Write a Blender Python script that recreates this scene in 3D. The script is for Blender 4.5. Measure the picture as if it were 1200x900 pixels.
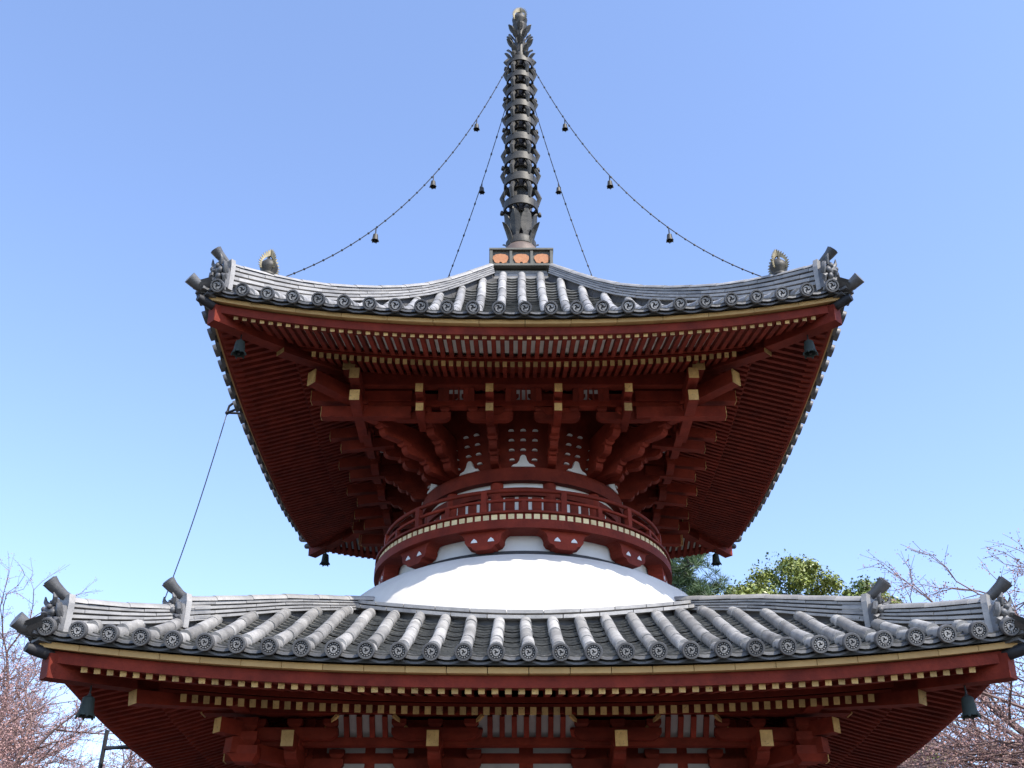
import bpy, math, random
import numpy as np
from mathutils import Matrix, Vector
R = math.radians
random.seed(7); rng = np.random.default_rng(7)
scene = bpy.context.scene
for o in list(bpy.data.objects): bpy.data.objects.remove(o)
col = scene.collection
EYE = 1.6                       # eye height; pagoda heights below are written above eye level and lifted by this
# ------------------------------------------------------------------ camera, sky, sun, exposure
cd = bpy.data.cameras.new('camera'); cam = bpy.data.objects.new('camera', cd); col.objects.link(cam)
cam.location = (-.10, -9.46, EYE); cam.rotation_euler = (R(90 + 30.83), 0, 0)
cd.sensor_width = 36; cd.lens = 37.5; cd.clip_start = .05; cd.clip_end = 3000
scene.camera = cam
SUN_AZ, SUN_EL = 43, 50       # azimuth measured from the view axis' front side towards +x
w = bpy.data.worlds.new('World'); scene.world = w; w.use_nodes = True
nt = w.node_tree; bg = nt.nodes['Background']
sky = nt.nodes.new('ShaderNodeTexSky'); sky.sky_type = 'NISHITA'; sky.sun_disc = False
sky.sun_elevation = R(SUN_EL); sky.sun_rotation = R(180 - SUN_AZ)
sky.air_density = 1.0; sky.dust_density = 0.6; sky.ozone_density = 2.2; sky.altitude = 50
tint = nt.nodes.new('ShaderNodeMix'); tint.data_type = 'RGBA'; tint.blend_type = 'MULTIPLY'; tint.inputs[0].default_value = 1
tint.inputs[7].default_value = (1.02, .975, 1.03, 1)      # the photograph's cool white balance
nt.links.new(sky.outputs[0], tint.inputs[6]); nt.links.new(tint.outputs[2], bg.inputs[0]); bg.inputs[1].default_value = .15
sd = bpy.data.lights.new('sun', 'SUN'); sd.energy = 2.65; sd.angle = R(.53); sd.color = (1, .95, .87)
sun = bpy.data.objects.new('sun', sd); col.objects.link(sun)
sdir = Vector((math.sin(R(SUN_AZ))*math.cos(R(SUN_EL)), -math.cos(R(SUN_AZ))*math.cos(R(SUN_EL)), math.sin(R(SUN_EL))))
sun.rotation_euler = sdir.to_track_quat('Z', 'Y').to_euler(); sun.location = sdir*40
vs = scene.view_settings; vs.view_transform = 'Standard'; vs.look = 'None'; vs.exposure = 1.30; vs.gamma = 1
vs.use_curve_mapping = False

# ------------------------------------------------------------------ materials
def mat(name, c, c2=None, rough=.6, metal=0, scale=6, bump=.0, bscale=40, wear=None, wear_at=.62, rnd=0., streak=1.0, spec=.5):
    m = bpy.data.materials.new(name); m.use_nodes = True; t = m.node_tree; N = t.nodes; L = t.links
    b = N['Principled BSDF']; b.inputs['Roughness'].default_value = rough; b.inputs['Metallic'].default_value = metal
    b.inputs['Specular IOR Level'].default_value = spec
    g = N.new('ShaderNodeNewGeometry'); mp = N.new('ShaderNodeMapping'); mp.inputs['Scale'].default_value = (1, 1, streak)
    L.new(g.outputs['Position'], mp.inputs[0])
    oi = N.new('ShaderNodeObjectInfo'); cb = N.new('ShaderNodeVectorMath'); cb.operation = 'ADD'
    sc = N.new('ShaderNodeMath'); sc.operation = 'MULTIPLY'; sc.inputs[1].default_value = 37
    L.new(oi.outputs['Random'], sc.inputs[0]); L.new(mp.outputs[0], cb.inputs[0]); L.new(sc.outputs[0], cb.inputs[1])
    n1 = N.new('ShaderNodeTexNoise'); n1.inputs['Scale'].default_value = scale; n1.inputs['Detail'].default_value = 6
    n1.inputs['Roughness'].default_value = .65
    L.new(cb.outputs[0], n1.inputs['Vector'])
    r = N.new('ShaderNodeValToRGB'); c2 = c2 or tuple(min(1, x*1.35) for x in c)
    r.color_ramp.elements[0].position = .3; r.color_ramp.elements[1].position = .7
    r.color_ramp.elements[0].color = (*c, 1); r.color_ramp.elements[1].color = (*c2, 1)
    L.new(n1.outputs['Fac'], r.inputs[0]); out = r.outputs[0]
    if wear:
        n2 = N.new('ShaderNodeTexNoise'); n2.inputs['Scale'].default_value = scale*4.3; n2.inputs['Detail'].default_value = 8
        n2.inputs['Roughness'].default_value = .7
        L.new(cb.outputs[0], n2.inputs['Vector'])
        r2 = N.new('ShaderNodeValToRGB'); r2.color_ramp.elements[0].position = wear_at; r2.color_ramp.elements[1].position = wear_at + .1
        L.new(n2.outputs['Fac'], r2.inputs[0])
        mx = N.new('ShaderNodeMix'); mx.data_type = 'RGBA'; L.new(r2.outputs[0], mx.inputs[0]); L.new(out, mx.inputs[6])
        mx.inputs[7].default_value = (*wear, 1); out = mx.outputs[2]
    if rnd:
        h = N.new('ShaderNodeHueSaturation'); mr = N.new('ShaderNodeMapRange')
        mr.inputs[3].default_value = 1 - rnd; mr.inputs[4].default_value = 1 + rnd
        L.new(oi.outputs['Random'], mr.inputs[0]); L.new(mr.outputs[0], h.inputs['Value']); L.new(out, h.inputs['Color']); out = h.outputs[0]
    L.new(out, b.inputs['Base Color'])
    if bump:
        n3 = N.new('ShaderNodeTexNoise'); n3.inputs['Scale'].default_value = bscale; n3.inputs['Detail'].default_value = 5
        L.new(cb.outputs[0], n3.inputs['Vector'])
        bu = N.new('ShaderNodeBump'); bu.inputs['Strength'].default_value = bump; bu.inputs['Distance'].default_value = .01
        L.new(n3.outputs['Fac'], bu.inputs['Height']); L.new(bu.outputs[0], b.inputs['Normal'])
    return m
M_RED = mat('red_paint', (.110, .0135, .007), (.225, .030, .0145), .7, wear=(.15, .050, .036), wear_at=.66, scale=6, bump=.3, bscale=45, rnd=.22, spec=.2)
M_OCHRE = mat('ochre_paint', (.40, .24, .08), (.62, .41, .15), .6, wear=(.17, .09, .04), wear_at=.57, scale=16, rnd=.3)
M_BOARD = mat('ochre_board', (.42, .25, .085), (.53, .33, .12), .65, wear=(.34, .2, .09), wear_at=.68, scale=7, rnd=.08)
M_CREAM = mat('cream_paint', (.58, .55, .48), (.68, .65, .58), .7, wear=(.4, .35, .28), scale=9, rnd=.1)
M_TILE = mat('roof_tile', (.16, .155, .148), (.40, .385, .36), .5, scale=7, bump=.25, bscale=60, wear=(.52, .50, .46), wear_at=.62, rnd=.30)
M_DISC = mat('smoked_tile', (.06, .06, .062), (.135, .132, .128), .5, scale=9, bump=.2, bscale=60, wear=(.22, .22, .21), wear_at=.66, rnd=.2)
M_PAN = mat('pan_tile', (.055, .055, .05), (.145, .143, .13), .6, scale=7, bump=.3, bscale=60, wear=(.31, .31, .27), wear_at=.66)
M_NOSHI = mat('ridge_tile', (.18, .175, .17), (.36, .345, .32), .48, scale=5, bump=.2, bscale=50, wear=(.5, .49, .45), wear_at=.66, rnd=.14)
M_MORTAR = mat('ridge_core', (.06, .06, .065), (.1, .1, .1), .8)
M_DIRT = mat('tile_recess', (.035, .035, .04), (.075, .075, .075), .7, scale=20)
M_UNDER = mat('dark_eave_board', (.020, .020, .018), (.04, .04, .036), .8)
M_PLASTER = mat('white_plaster', (.56, .53, .475), (.66, .63, .575), .75, scale=3.5, wear=(.46, .43, .38), wear_at=.66, bump=.12, bscale=14, streak=.3)
M_DARKER_WHITE = mat('darker_white', (.33, .31, .30), (.44, .42, .40), .75, scale=6, wear=(.24, .22, .2), wear_at=.64)  # darker white for the lower-storey cove and wall panels
M_WHITE = mat('white_panel', (.60, .60, .585), (.70, .70, .68), .7, scale=4, wear=(.45, .46, .46), wear_at=.70)
M_BRONZE = mat('bronze', (.026, .024, .019), (.065, .058, .044), .55, .2, scale=9, bump=.2, bscale=40, wear=(.10, .095, .075), wear_at=.66)
M_COPPER = mat('weathered_copper', (.10, .075, .06), (.17, .12, .095), .6, .2, scale=5, bump=.2)
M_FRAME = mat('bronze_box', (.075, .075, .062), (.13, .125, .10), .6, .2, scale=9)
M_ORANGE = mat('orange_panel', (.36, .13, .045), (.47, .20, .08), .6, scale=26, wear=(.22, .08, .035), wear_at=.63)
M_LIT_OCHRE = mat('lit_ochre', (.62, .47, .22), (.74, .6, .34), .6, wear=(.4, .27, .12), wear_at=.64, scale=16, rnd=.2)  # ochre paint, stronger light at the balcony plank ends put into its colour
M_GILT = mat('worn_gilt', (.10, .085, .05), (.34, .29, .17), .55, .2, scale=14)
M_PATINA = mat('patina_bronze', (.013, .020, .018), (.028, .042, .036), .8, .0, scale=9)
M_IRON = mat('black_iron', (.018, .018, .02), (.04, .04, .042), .6, .4, scale=12)
M_CABLE = mat('grey_cable', (.11, .13, .16), (.17, .19, .22), .6, scale=12)
M_STONE = mat('granite', (.30, .29, .27), (.42, .41, .38), .8, scale=12, bump=.3)
M_GROUND = mat('trodden_earth', (.036, .032, .026), (.062, .055, .044), .9, scale=1.3, wear=(.045, .05, .03), bump=.5, bscale=25)
M_BARK = mat('cherry_bark', (.050, .036, .032), (.11, .085, .078), .85, scale=5, bump=.5)
M_TWIG = mat('cherry_twig', (.115, .068, .058), (.21, .135, .115), .8, scale=3)
M_BUD = mat('cherry_bud', (.33, .17, .15), (.46, .29, .26), .7, scale=5, wear=(.58, .44, .42), wear_at=.64)
M_LEAF = mat('broad_leaf', (.13, .175, .028), (.29, .31, .068), .45, scale=3.0, wear=(.33, .32, .09), wear_at=.66)
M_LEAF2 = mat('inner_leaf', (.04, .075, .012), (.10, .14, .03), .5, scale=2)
M_NEEDLE = mat('pine_needle', (.035, .075, .022), (.10, .15, .05), .55, scale=3)

# ------------------------------------------------------------------ mesh builder
class MB:
    def __init__(s): s.v = []; s.f = []; s.m = []
    def add(s, vs, fs, M=None, mi=0):
        n = len(s.v)
        if M is not None: vs = [tuple(M @ Vector(p)) for p in vs]
        s.v += [tuple(p) for p in vs]; s.f += [tuple(i + n for i in q) for q in fs]; s.m += [mi]*len(fs); return s
    def merge(s, o, M=None):
        n = len(s.v); s.v += [tuple(M @ Vector(p)) for p in o.v] if M is not None else o.v
        s.f += [tuple(i + n for i in q) for q in o.f]; s.m += o.m; return s
    def hexa(s, p, mi=0, M=None):   # 8 corners, bottom ring then top ring
        return s.add(p, [(3,2,1,0),(4,5,6,7),(0,1,5,4),(1,2,6,5),(2,3,7,6),(3,0,4,7)], M, mi)
    def box(s, c, d, mi=0, M=None):
        x, y, z = c; a, b, h = d[0]/2, d[1]/2, d[2]/2
        return s.hexa([(x-a,y-b,z-h),(x+a,y-b,z-h),(x+a,y+b,z-h),(x-a,y+b,z-h),(x-a,y-b,z+h),(x+a,y-b,z+h),(x+a,y+b,z+h),(x-a,y+b,z+h)], mi, M)
    def beam(s, p0, p1, wd, h, mi=0, w1=None, h1=None):   # rectangular bar between two points, sides upright
        p0, p1 = Vector(p0), Vector(p1); d = (p1 - p0).normalized(); sd_ = d.cross(Vector((0,0,1)))
        sd_ = sd_.normalized() if sd_.length > 1e-4 else Vector((1,0,0)); up = sd_.cross(d)
        w1 = w1 or wd; h1 = h1 or h; q = []
        for zz in (-1, 1):
            for pp, aa, hh, sg in ((p0,wd,h,-1),(p0,wd,h,1),(p1,w1,h1,1),(p1,w1,h1,-1)): q.append(pp + sd_*sg*aa/2 + up*zz*hh/2)
        return s.hexa([q[0],q[1],q[2],q[3],q[4],q[5],q[6],q[7]], mi)
    def tube(s, pts, rad, n=6, mi=0, caps=True, a0=0):
        pts = [Vector(p) for p in pts]; k = len(pts); rad = rad if hasattr(rad, '__len__') else [rad]*k
        vs = []; ref = None
        for i, p in enumerate(pts):
            t = (pts[min(i+1, k-1)] - pts[max(i-1, 0)]).normalized()
            if ref is None: ref = t.orthogonal().normalized() if abs(t.z) > .9 else Vector((0,0,1))
            a = (ref - t*ref.dot(t)).normalized(); b = t.cross(a); ref = a
            for j in range(n):
                th = 2*math.pi*j/n + a0; vs.append(p + (a*math.cos(th) + b*math.sin(th))*rad[i])
        fs = [(i*n+j, i*n+(j+1)%n, (i+1)*n+(j+1)%n, (i+1)*n+j) for i in range(k-1) for j in range(n)]
        if caps: fs += [tuple(range(n))[::-1], tuple((k-1)*n + j for j in range(n))]
        return s.add(vs, fs, None, mi)
    def lathe(s, prof, n=48, M=None, mi=0, closed=False):  # (r, z) profile about z
        vs = []; k = len(prof)
        for r, z in prof:
            for j in range(n): a = 2*math.pi*j/n; vs.append((r*math.cos(a), r*math.sin(a), z))
        fs = [(i*n+j, i*n+(j+1)%n, ((i+1)%k)*n+(j+1)%n, ((i+1)%k)*n+j) for i in range(k if closed else k-1) for j in range(n)]
        return s.add(vs, fs, M, mi)
    def ring(s, r0, r1, z0, z1, n=72, mi=0): return s.lathe([(r0,z0),(r1,z0),(r1,z1),(r0,z1)], n, None, mi, True)
    def prism(s, poly, t, M=None, mi=0):   # polygon in local x-z, thickness t along y
        n = len(poly); vs = [(x, -t/2, z) for x, z in poly] + [(x, t/2, z) for x, z in poly]
        fs = [tuple(range(n)), tuple(range(2*n-1, n-1, -1))] + [(i, i+n, (i+1)%n+n, (i+1)%n) for i in range(n)]
        return s.add(vs, fs, M, mi)
    def ball(s, c, r, n=8, mi=0, sq=(1,1,1)):
        vs = []; 
        for i in range(n//2 + 1):
            th = math.pi*i/(n//2)
            for j in range(n):
                a = 2*math.pi*j/n; vs.append((c[0]+r*sq[0]*math.sin(th)*math.cos(a), c[1]+r*sq[1]*math.sin(th)*math.sin(a), c[2]-r*sq[2]*math.cos(th)))
        fs = [(i*n+j, i*n+(j+1)%n, (i+1)*n+(j+1)%n, (i+1)*n+j) for i in range(n//2) for j in range(n)]
        return s.add(vs, fs, None, mi)
    def mesh(s, name, mats, smooth=False, dz=0.):
        me = bpy.data.meshes.new(name); me.from_pydata([(x, y, z + dz) for x, y, z in s.v], [], s.f)
        for m in (mats if isinstance(mats, (list, tuple)) else [mats]): me.materials.append(m)
        me.polygons.foreach_set('material_index', s.m)
        if smooth:
            me.polygons.foreach_set('use_smooth', [True]*len(s.f))
            if smooth is not True:
                try: me.set_sharp_from_angle(angle=R(smooth))
                except Exception: pass
        me.update(); return me
    def build(s, name, mats, parent=None, smooth=False, kind=None, dz=EYE):
        return link(name, s.mesh(name, mats, smooth, dz), parent, kind)
def link(name, me, parent=None, kind=None, loc=None, rot=None):
    o = bpy.data.objects.new(name, me); col.objects.link(o)
    if parent: o.parent = parent
    if kind: o['kind'] = kind
    if loc is not None: o.location = loc
    if rot is not None: o.rotation_euler = rot
    return o
def turned(o, k, parent=None):
    c = o.copy(); col.objects.link(c); c.parent = parent or o.parent; c.rotation_euler.z = k*math.pi/2; return c
def tag(o, label, cat, group=None):
    o['label'] = label; o['category'] = cat
    if group: o['group'] = group
    return o
def empty(name, loc=(0,0,0)):
    o = bpy.data.objects.new(name, None); col.objects.link(o); o.location = loc; o.empty_display_size = .2; return o
RZ = [Matrix.Rotation(k*math.pi/2, 4, 'Z') for k in range(4)]
def T(x, y, z): return Matrix.Translation((x, y, z))
def spline(pts):
    pts = sorted(pts); X = [p[0] for p in pts]; Y = [p[1] for p in pts]; n = len(X)
    m = [(Y[min(i+1,n-1)] - Y[max(i-1,0)])/(X[min(i+1,n-1)] - X[max(i-1,0)]) for i in range(n)]
    def f(x):
        i = max(0, min(n-2, int(np.searchsorted(X, x)) - 1)); h = X[i+1]-X[i]; t = (x - X[i])/h
        if t < 0: return Y[0] + m[0]*(x - X[0])
        if t > 1: return Y[-1] + m[-1]*(x - X[-1])
        return (2*t**3-3*t*t+1)*Y[i] + (t**3-2*t*t+t)*h*m[i] + (-2*t**3+3*t*t)*Y[i+1] + (t**3-t*t)*h*m[i+1]
    return f

# ------------------------------------------------------------------ ground
g = MB(); S = 900.; g.add([(-S,-S,0),(S,-S,0),(S,S,0),(-S,S,0)], [(0,1,2,3)])
go = g.build('ground', M_GROUND, dz=0); go['kind'] = 'structure'; tag(go, 'trodden earth temple court around the pagoda', 'ground')

pagoda = empty('pagoda')
tag(pagoda, 'red two-storey temple pagoda with grey tiled roofs, white dome and bronze spire', 'pagoda')

# ------------------------------------------------------------------ roof tile templates (x across, y up the slope)
def half_tile(L, r0, r1, n=9):
    b = MB(); vs = []
    for y, r in ((0, r0), (L, r1)):
        for j in range(n):
            a = R(-28 + 236*j/(n-1)); vs.append((r*math.cos(a), y, r*math.sin(a)))
    b.add(vs, [(j, n+j, n+j+1, j+1) for j in range(n-1)] + [tuple(range(n))])
    return b
def comma(b, r_head, R0, sweep, a0, y0, y1, head):
    pts = []; n = 10
    for i in range(n):
        t = i/(n-1); a = a0 + sweep*t; rr = R0*(.40 + .52*t); wd = R0*.235*(1 - t)**.75*(.6 if i == 0 else 1) + .0008
        pts.append(((rr-wd)*math.cos(a), (rr-wd)*math.sin(a), (rr+wd)*math.cos(a), (rr+wd)*math.sin(a)))
    mi = 2; vs = []
    for p in pts: vs += [(p[0], y1, p[1]), (p[2], y1, p[3]), (p[0], y0, p[1]), (p[2], y0, p[3])]
    fs = []
    for i in range(n-1):
        k = i*4; fs += [(k, k+1, k+5, k+4), (k+1, k+3, k+7, k+5), (k+2, k, k+4, k+6)]
    fs.append((0, 2, 3, 1)); b.add(vs, fs, None, mi)
def eave_tile(beads, rd=.055, L=.21):
    b = MB(); M = Matrix.Rotation(R(90), 4, 'X')      # lathe z -> -y
    b.lathe([(.001, .006), (rd*.74, .006)], 20, M, 1)
    b.lathe([(rd*.74, .006), (rd*.76, .020), (rd*.96, .020), (rd, .014), (rd, -.02), (.043, -.03)], 20, M, 0)
    for k in range(3): comma(b, 0, rd*(.48 if beads else .70), R(165), R(20 + 120*k), -.006, -.016, rd*(.10 if beads else .135))
    if beads:
        for k in range(14):
            a = 2*math.pi*k/14; b.box((rd*.60*math.cos(a), -.010, rd*.60*math.sin(a)), (rd*.13, .01, rd*.13), 2)
    h = half_tile(L, .0435, .041); h.m = [2]*len(h.f); b.merge(h, T(0, .012, 0)); return b
def lip_tile(p):
    b = MB(); n = 6
    for (yo, zo, hh, dd) in ((0, 0., .016, .10), (.018, -.026, .013, .08)):
        vs = []
        for j in range(n):
            x = p*(-.5 + j/(n-1)); z = zo - .024*math.cos(math.pi*x/p)
            vs += [(x, yo, z - hh), (x, yo, z), (x, yo + dd, z + dd*.45), (x, yo + dd, z - hh + dd*.45)]
        fs = []
        for j in range(n-1):
            k = j*4; fs += [(k, k+4, k+5, k+1), (k+1, k+5, k+6, k+2), (k+3, k+7, k+4, k)]
        b.add(vs, fs)
    return b
def pan_tile(p, L):
    b = MB(); n = 5; vs = []
    for j in range(n):
        x = p*(-.42 + .84*j/(n-1)); z = -.022*math.cos(math.pi*x/p*1.1)
        vs += [(x, 0, z + .004), (x, 0, z + .018), (x, L*1.15, z + .003)]
    fs = []
    for j in range(n-1): k = j*3; fs += [(k, k+3, k+4, k+1), (k+1, k+4, k+5, k+2)]
    b.add(vs, fs); return b

class Roof: pass
def bind(r, pts):
    r.prof = spline(pts)
    r.z = lambda d, s: r.prof(d) + r.U*(abs(s)/r.E)**2.3
    r.up = lambda s: r.U*(min(abs(s), r.E)/r.E)**2.3
    return r
lo = Roof(); lo.E = 3.08; lo.W = 3.01; lo.U = .175; lo.n = 15; lo.p = .1965; lo.name = 'lower'; lo.beads = True
lo.ring = 1.90; lo.dtop = 1.1; lo.eave_z = 1.807; lo.L = .31
bind(lo, [(3.10,1.883),(2.6,2.105),(2.0,2.42),(1.75,2.55),(1.2,2.78)])
up = Roof(); up.E = 2.60; up.W = 2.53; up.U = .25; up.n = 12; up.p = .2025; up.name = 'upper'; up.beads = False
up.ring = 0; up.dtop = .33; up.eave_z = 4.687; up.L = .31
bind(up, [(2.62,4.745),(2.08,5.065),(1.64,5.385),(.94,6.02),(.30,6.80)])

def d_end(r, s, margin):
    e = max(abs(s) + margin, r.dtop)
    if r.ring: e = max(e, math.sqrt(max(0, r.ring**2 - s*s)) if abs(s) < r.ring else 0)
    return e
def frame_at(r, d, s, h):
    z = r.z(d, s); sl = math.atan2(r.prof(d-.05) - r.prof(d+.05), .1)
    return (s, -d, z + h), sl

def build_roof(r):
    # deck
    b = MB(); nd = 14; ns = 24; vs = []
    for i in range(nd + 1):
        d = r.dtop*.9 + (r.E - .06 - r.dtop*.9)*i/nd
        for j in range(ns + 1):
            s = d*(-1 + 2*j/ns); vs.append((s, -d, r.z(d, s) - .03))
    off = len(vs); vs += [(x, y, z - .035) for x, y, z in vs]; fs = []
    q = ns + 1
    for i in range(nd):
        for j in range(ns):
            a = i*q + j; fs += [(a, a+q, a+q+1, a+1), (off+a, off+a+1, off+a+q+1, off+a+q)]
    for j in range(ns): a = nd*q + j; fs.append((a, off+a, off+a+1, a+1))
    for k in range(4): b.add(vs, fs, RZ[k])
    root = b.build(r.name + '_roof', M_UNDER, pagoda); root['label'] = 'grey tiled %s roof with upturned corners' % r.name
    et = eave_tile(r.beads); et_me = et.mesh('eave_tile', [M_DISC, M_DIRT, M_TILE], 40)
    ht = half_tile(r.L + .02, .0445, .0405); ht_me = ht.mesh('round_tile', M_TILE, 40)
    lt = lip_tile(r.p); lt_me = lt.mesh('eave_pan_tile', M_DISC)
    pt = pan_tile(r.p, .095)
    side_round = MB(); side_lip = MB(); pans = MB()
    for i in range(-r.n, r.n + 1):
        s = i*r.p; de = d_end(r, s, .06)
        loc, sl = frame_at(r, r.E, s, .022); loc = (s, -r.E - .01, loc[2])
        jit = random.uniform(-.010, .010)
        link('eave_tile', et_me, root, None, (loc[0], loc[1], loc[2] + EYE), (sl*.75, jit, jit))
        M = T(*loc) @ Matrix.Rotation(sl*.75, 4, 'X')
        side_round.merge(et, M)
        d = r.E - .19
        while d > de:
            loc, sl = frame_at(r, d, s, .024 + random.uniform(-.003, .003)); run = r.L*math.cos(sl); yscale = 1.
            if d - run < de: yscale = max(.15, (d - de)/run)
            sl = math.atan2(r.prof(d - run*yscale) - r.prof(d), run*yscale)
            o = link('round_tile', ht_me, root, None, (loc[0] + random.uniform(-.003, .003), loc[1], loc[2] + EYE), (sl, random.uniform(-.02, .02), random.uniform(-.014, .014)))
            o.scale = (1, yscale, 1)
            ht.m = [2]*len(ht.f); side_round.merge(ht, T(*loc) @ Matrix.Rotation(sl, 4, 'X') @ Matrix.Diagonal((1, yscale, 1, 1)))
            d -= run
    for i in range(-r.n - 1, r.n + 1):
        s = (i + .5)*r.p
        if abs(s) > r.E: continue
        loc, sl = frame_at(r, r.E - .015, s, .012); tilt = (r.up(s + .05) - r.up(s - .05))/.1
        link('eave_pan_tile', lt_me, root, None, (loc[0], loc[1], loc[2] + EYE), (0, -math.atan(tilt), 0))
        side_lip.merge(lt, T(*loc) @ Matrix.Rotation(-math.atan(tilt), 4, 'Y'))
        d = r.E - .03; de = d_end(r, s, .125)
        while d > de:
            loc, sl = frame_at(r, d, s, .004 + random.uniform(-.003, .003))
            pans.merge(pt, T(*loc) @ Matrix.Rotation(random.uniform(-.02, .02) - math.atan(tilt), 4, 'Y') @ Matrix.Rotation(sl - .05, 4, 'X'))
            d -= .095*math.cos(sl)
    pme = pans.mesh('pan_tile_courses', M_PAN, False, EYE); rme = side_round.mesh('round_tile_rows', [M_DISC, M_DIRT, M_TILE], 40, EYE)
    lme = side_lip.mesh('eave_pan_tile_row', M_DISC, False, EYE)
    for k in range(4):
        link('pan_tile_courses', pme, root, 'stuff', None, (0, 0, k*math.pi/2))
        if k:
            link('round_tile_rows', rme, root, 'stuff', None, (0, 0, k*math.pi/2))
            link('eave_pan_tile_row', lme, root, 'stuff', None, (0, 0, k*math.pi/2))
    return root
roots = {r.name: build_roof(r) for r in (lo, up)}

# ------------------------------------------------------------------ hip ridges with ridge-end ornaments
def ornament():
    b = MB(); rr = random.Random(3)           # carved demon-face tile: x = outward, y = across
    b.ball((.035, 0, .10), .062, 10, 0, (1, 1, 1.0)); b.ball((.075, 0, .085), .032, 8, 0, (1, 1.1, .7))
    for sy in (-1, 1):
        b.ball((.080, sy*.036, .125), .019, 8); b.ball((.062, sy*.062, .085), .026, 8); b.ball((.06, sy*.045, .045), .026, 8)
        b.tube([(.05, sy*.04, .15), (.07, sy*.065, .185), (.08, sy*.055, .215)], [.02, .014, .004], 6)
        b.tube([(.02, sy*.085, .06), (.045, sy*.105, .09), (.05, sy*.10, .13), (.035, sy*.08, .15)], [.022, .022, .018, .008], 6)
        b.tube([(.02, sy*.085, .01), (.04, sy*.10, .035), (.055, sy*.08, .05)], [.022, .02, .008], 6)
        b.box((.098, sy*.012, .058), (.014, .010, .022))
    for k in range(7):
        a = R(-60 + 20*k); b.ball((.045, .085*math.sin(a), .10 + .085*math.cos(a)), .017, 6)
    b.tube([(.04, -.05, .03), (.085, 0, .02), (.04, .05, .03)], [.014, .018, .014], 6)
    return b
ORN = ornament()
def ridge(r, corner, a0, a1, lift, layers, sp0, sp1, first):
    """stacked ridge along the hip; corner angle index, a = plan half-diagonal coordinate"""
    Mr = Matrix.Rotation(corner*math.pi/2, 4, 'Z')
    dirv = Vector((-1, -1, 0)).normalized(); side = Vector((1, -1, 0)).normalized()
    base = lambda a: r.z(a, a) + lift
    def P(a, h): return Vector((-a, -a, base(a) + h))
    def sp(a): t = (a - a0)/(a1 - a0); return sp0 + (sp1 - sp0)*max(0, min(1, t))**1.3
    core = MB(); K = 10
    for i in range(K):
        p, q = a0 + (a1-a0)*i/K, a0 + (a1-a0)*(i+1)/K
        hp, hq = layers*sp(p), layers*sp(q)
        core.beam(P(p, hp/2 - .04), P(q, hq/2 - .04), .085, hp + .07, 0, .085, hq + .07)
    cme = core.mesh('hip_ridge', M_MORTAR, False, EYE); co = link('hip_ridge', cme, pagoda); co.rotation_euler.z = corner*math.pi/2
    near = corner in (0, 1)
    allb = MB(); step = .17
    for j in range(layers):
        a = a0 + (0 if j % 2 else -.06); wdt = .165 - .012*j
        while a < a1 - .02:
            q = min(a + step, a1); pa = max(a, a0)
            b = MB(); b.beam(P(pa + .001, (j + .75)*sp(pa)), P(q - .001, (j + .75)*sp(q)), wdt + random.uniform(-.005, .005), .56*sp(pa), 0, None, .56*sp(q))
            if near: o = b.build('ridge_tile', M_NOSHI, co); o.rotation_euler.z = 0
            else: allb.merge(b)
            a += step
    a = a0                                   # rounded top course
    while a < a1 - .01:
        q = min(a + .2, a1); b = MB()
        A, B = P(a, layers*sp(a) + .006), P(q + .012, layers*sp(q) + .009); L = (B - A).length; d = (B - A).normalized()
        u = side.cross(d) if side.cross(d).z > 0 else -side.cross(d)
        M = Matrix((( -side.x, d.x, u.x, A.x), (-side.y, d.y, u.y, A.y), (-side.z, d.z, u.z, A.z), (0,0,0,1)))
        vs = []; n = 9
        for y, rr in ((0, .056), (L, .059)):
            for k in range(n): t = R(180*k/(n-1)); vs.append((rr*1.25*math.cos(t), y, rr*.8*math.sin(t)))
        b.add(vs, [(k, k+1, n+k+1, n+k) for k in range(n-1)] + [tuple(range(n)), tuple(range(2*n-1, n-1, -1))], M)
        if near: b.build('ridge_cap_tile', M_NOSHI, co, 40)
        else: allb.merge(b)
        a = q
    if allb.v: allb.build('ridge_tiles', M_NOSHI, co, kind='stuff')
    # end plate, carved face, flared horn tile
    h1 = layers*sp(a1); zb = P(a1, 0)
    def local(b):  # local x outward along the hip, y across, z up
        M = Matrix(((dirv.x, side.x, 0, zb.x), (dirv.y, side.y, 0, zb.y), (0, 0, 1, zb.z), (0,0,0,1))); c = MB(); c.merge(b, M); return c
    pl = MB(); w2 = .105; hh = h1 + .05
    pl.prism([(-w2, -.05), (w2, -.05), (w2*.98, hh*.7), (w2*.8, hh), (-w2*.8, hh), (-w2*.98, hh*.7)], .040, T(.02, 0, 0) @ Matrix.Rotation(R(90), 4, 'Z'))
    sc = MB(); sc.prism([(-w2*1.06, hh*.35), (-w2*1.06, -.05), (-w2*.8, -.05), (-w2*.82, hh*.6)], .035, T(.0585, 0, 0) @ Matrix.Rotation(R(90), 4, 'Z'))
    sc.prism([(w2*1.06, hh*.35), (w2*.82, hh*.6), (w2*.8, -.05), (w2*1.06, -.05)], .035, T(.0585, 0, 0) @ Matrix.Rotation(R(90), 4, 'Z'))
    local(pl).build('ridge_end_plate', M_NOSHI, co)
    om = MB(); om.merge(sc); om.merge(ORN, T(.045, 0, hh*.5 - .115) @ Matrix.Diagonal((1.05, 1.05, hh/.21, 1))); local(om).build('ridge_end_face', M_DISC, co, 50)
    hn = MB(); zt = hh - .005
    hn.tube([(-.18, 0, zt - .035), (-.04, 0, zt - .010), (.04, 0, zt + .014), (.11, 0, zt + .052), (.15, 0, zt + .084)], [.022, .027, .032, .041, .049], 16)
    local(hn).build('ridge_horn_tile', M_DISC, co, 40)
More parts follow.
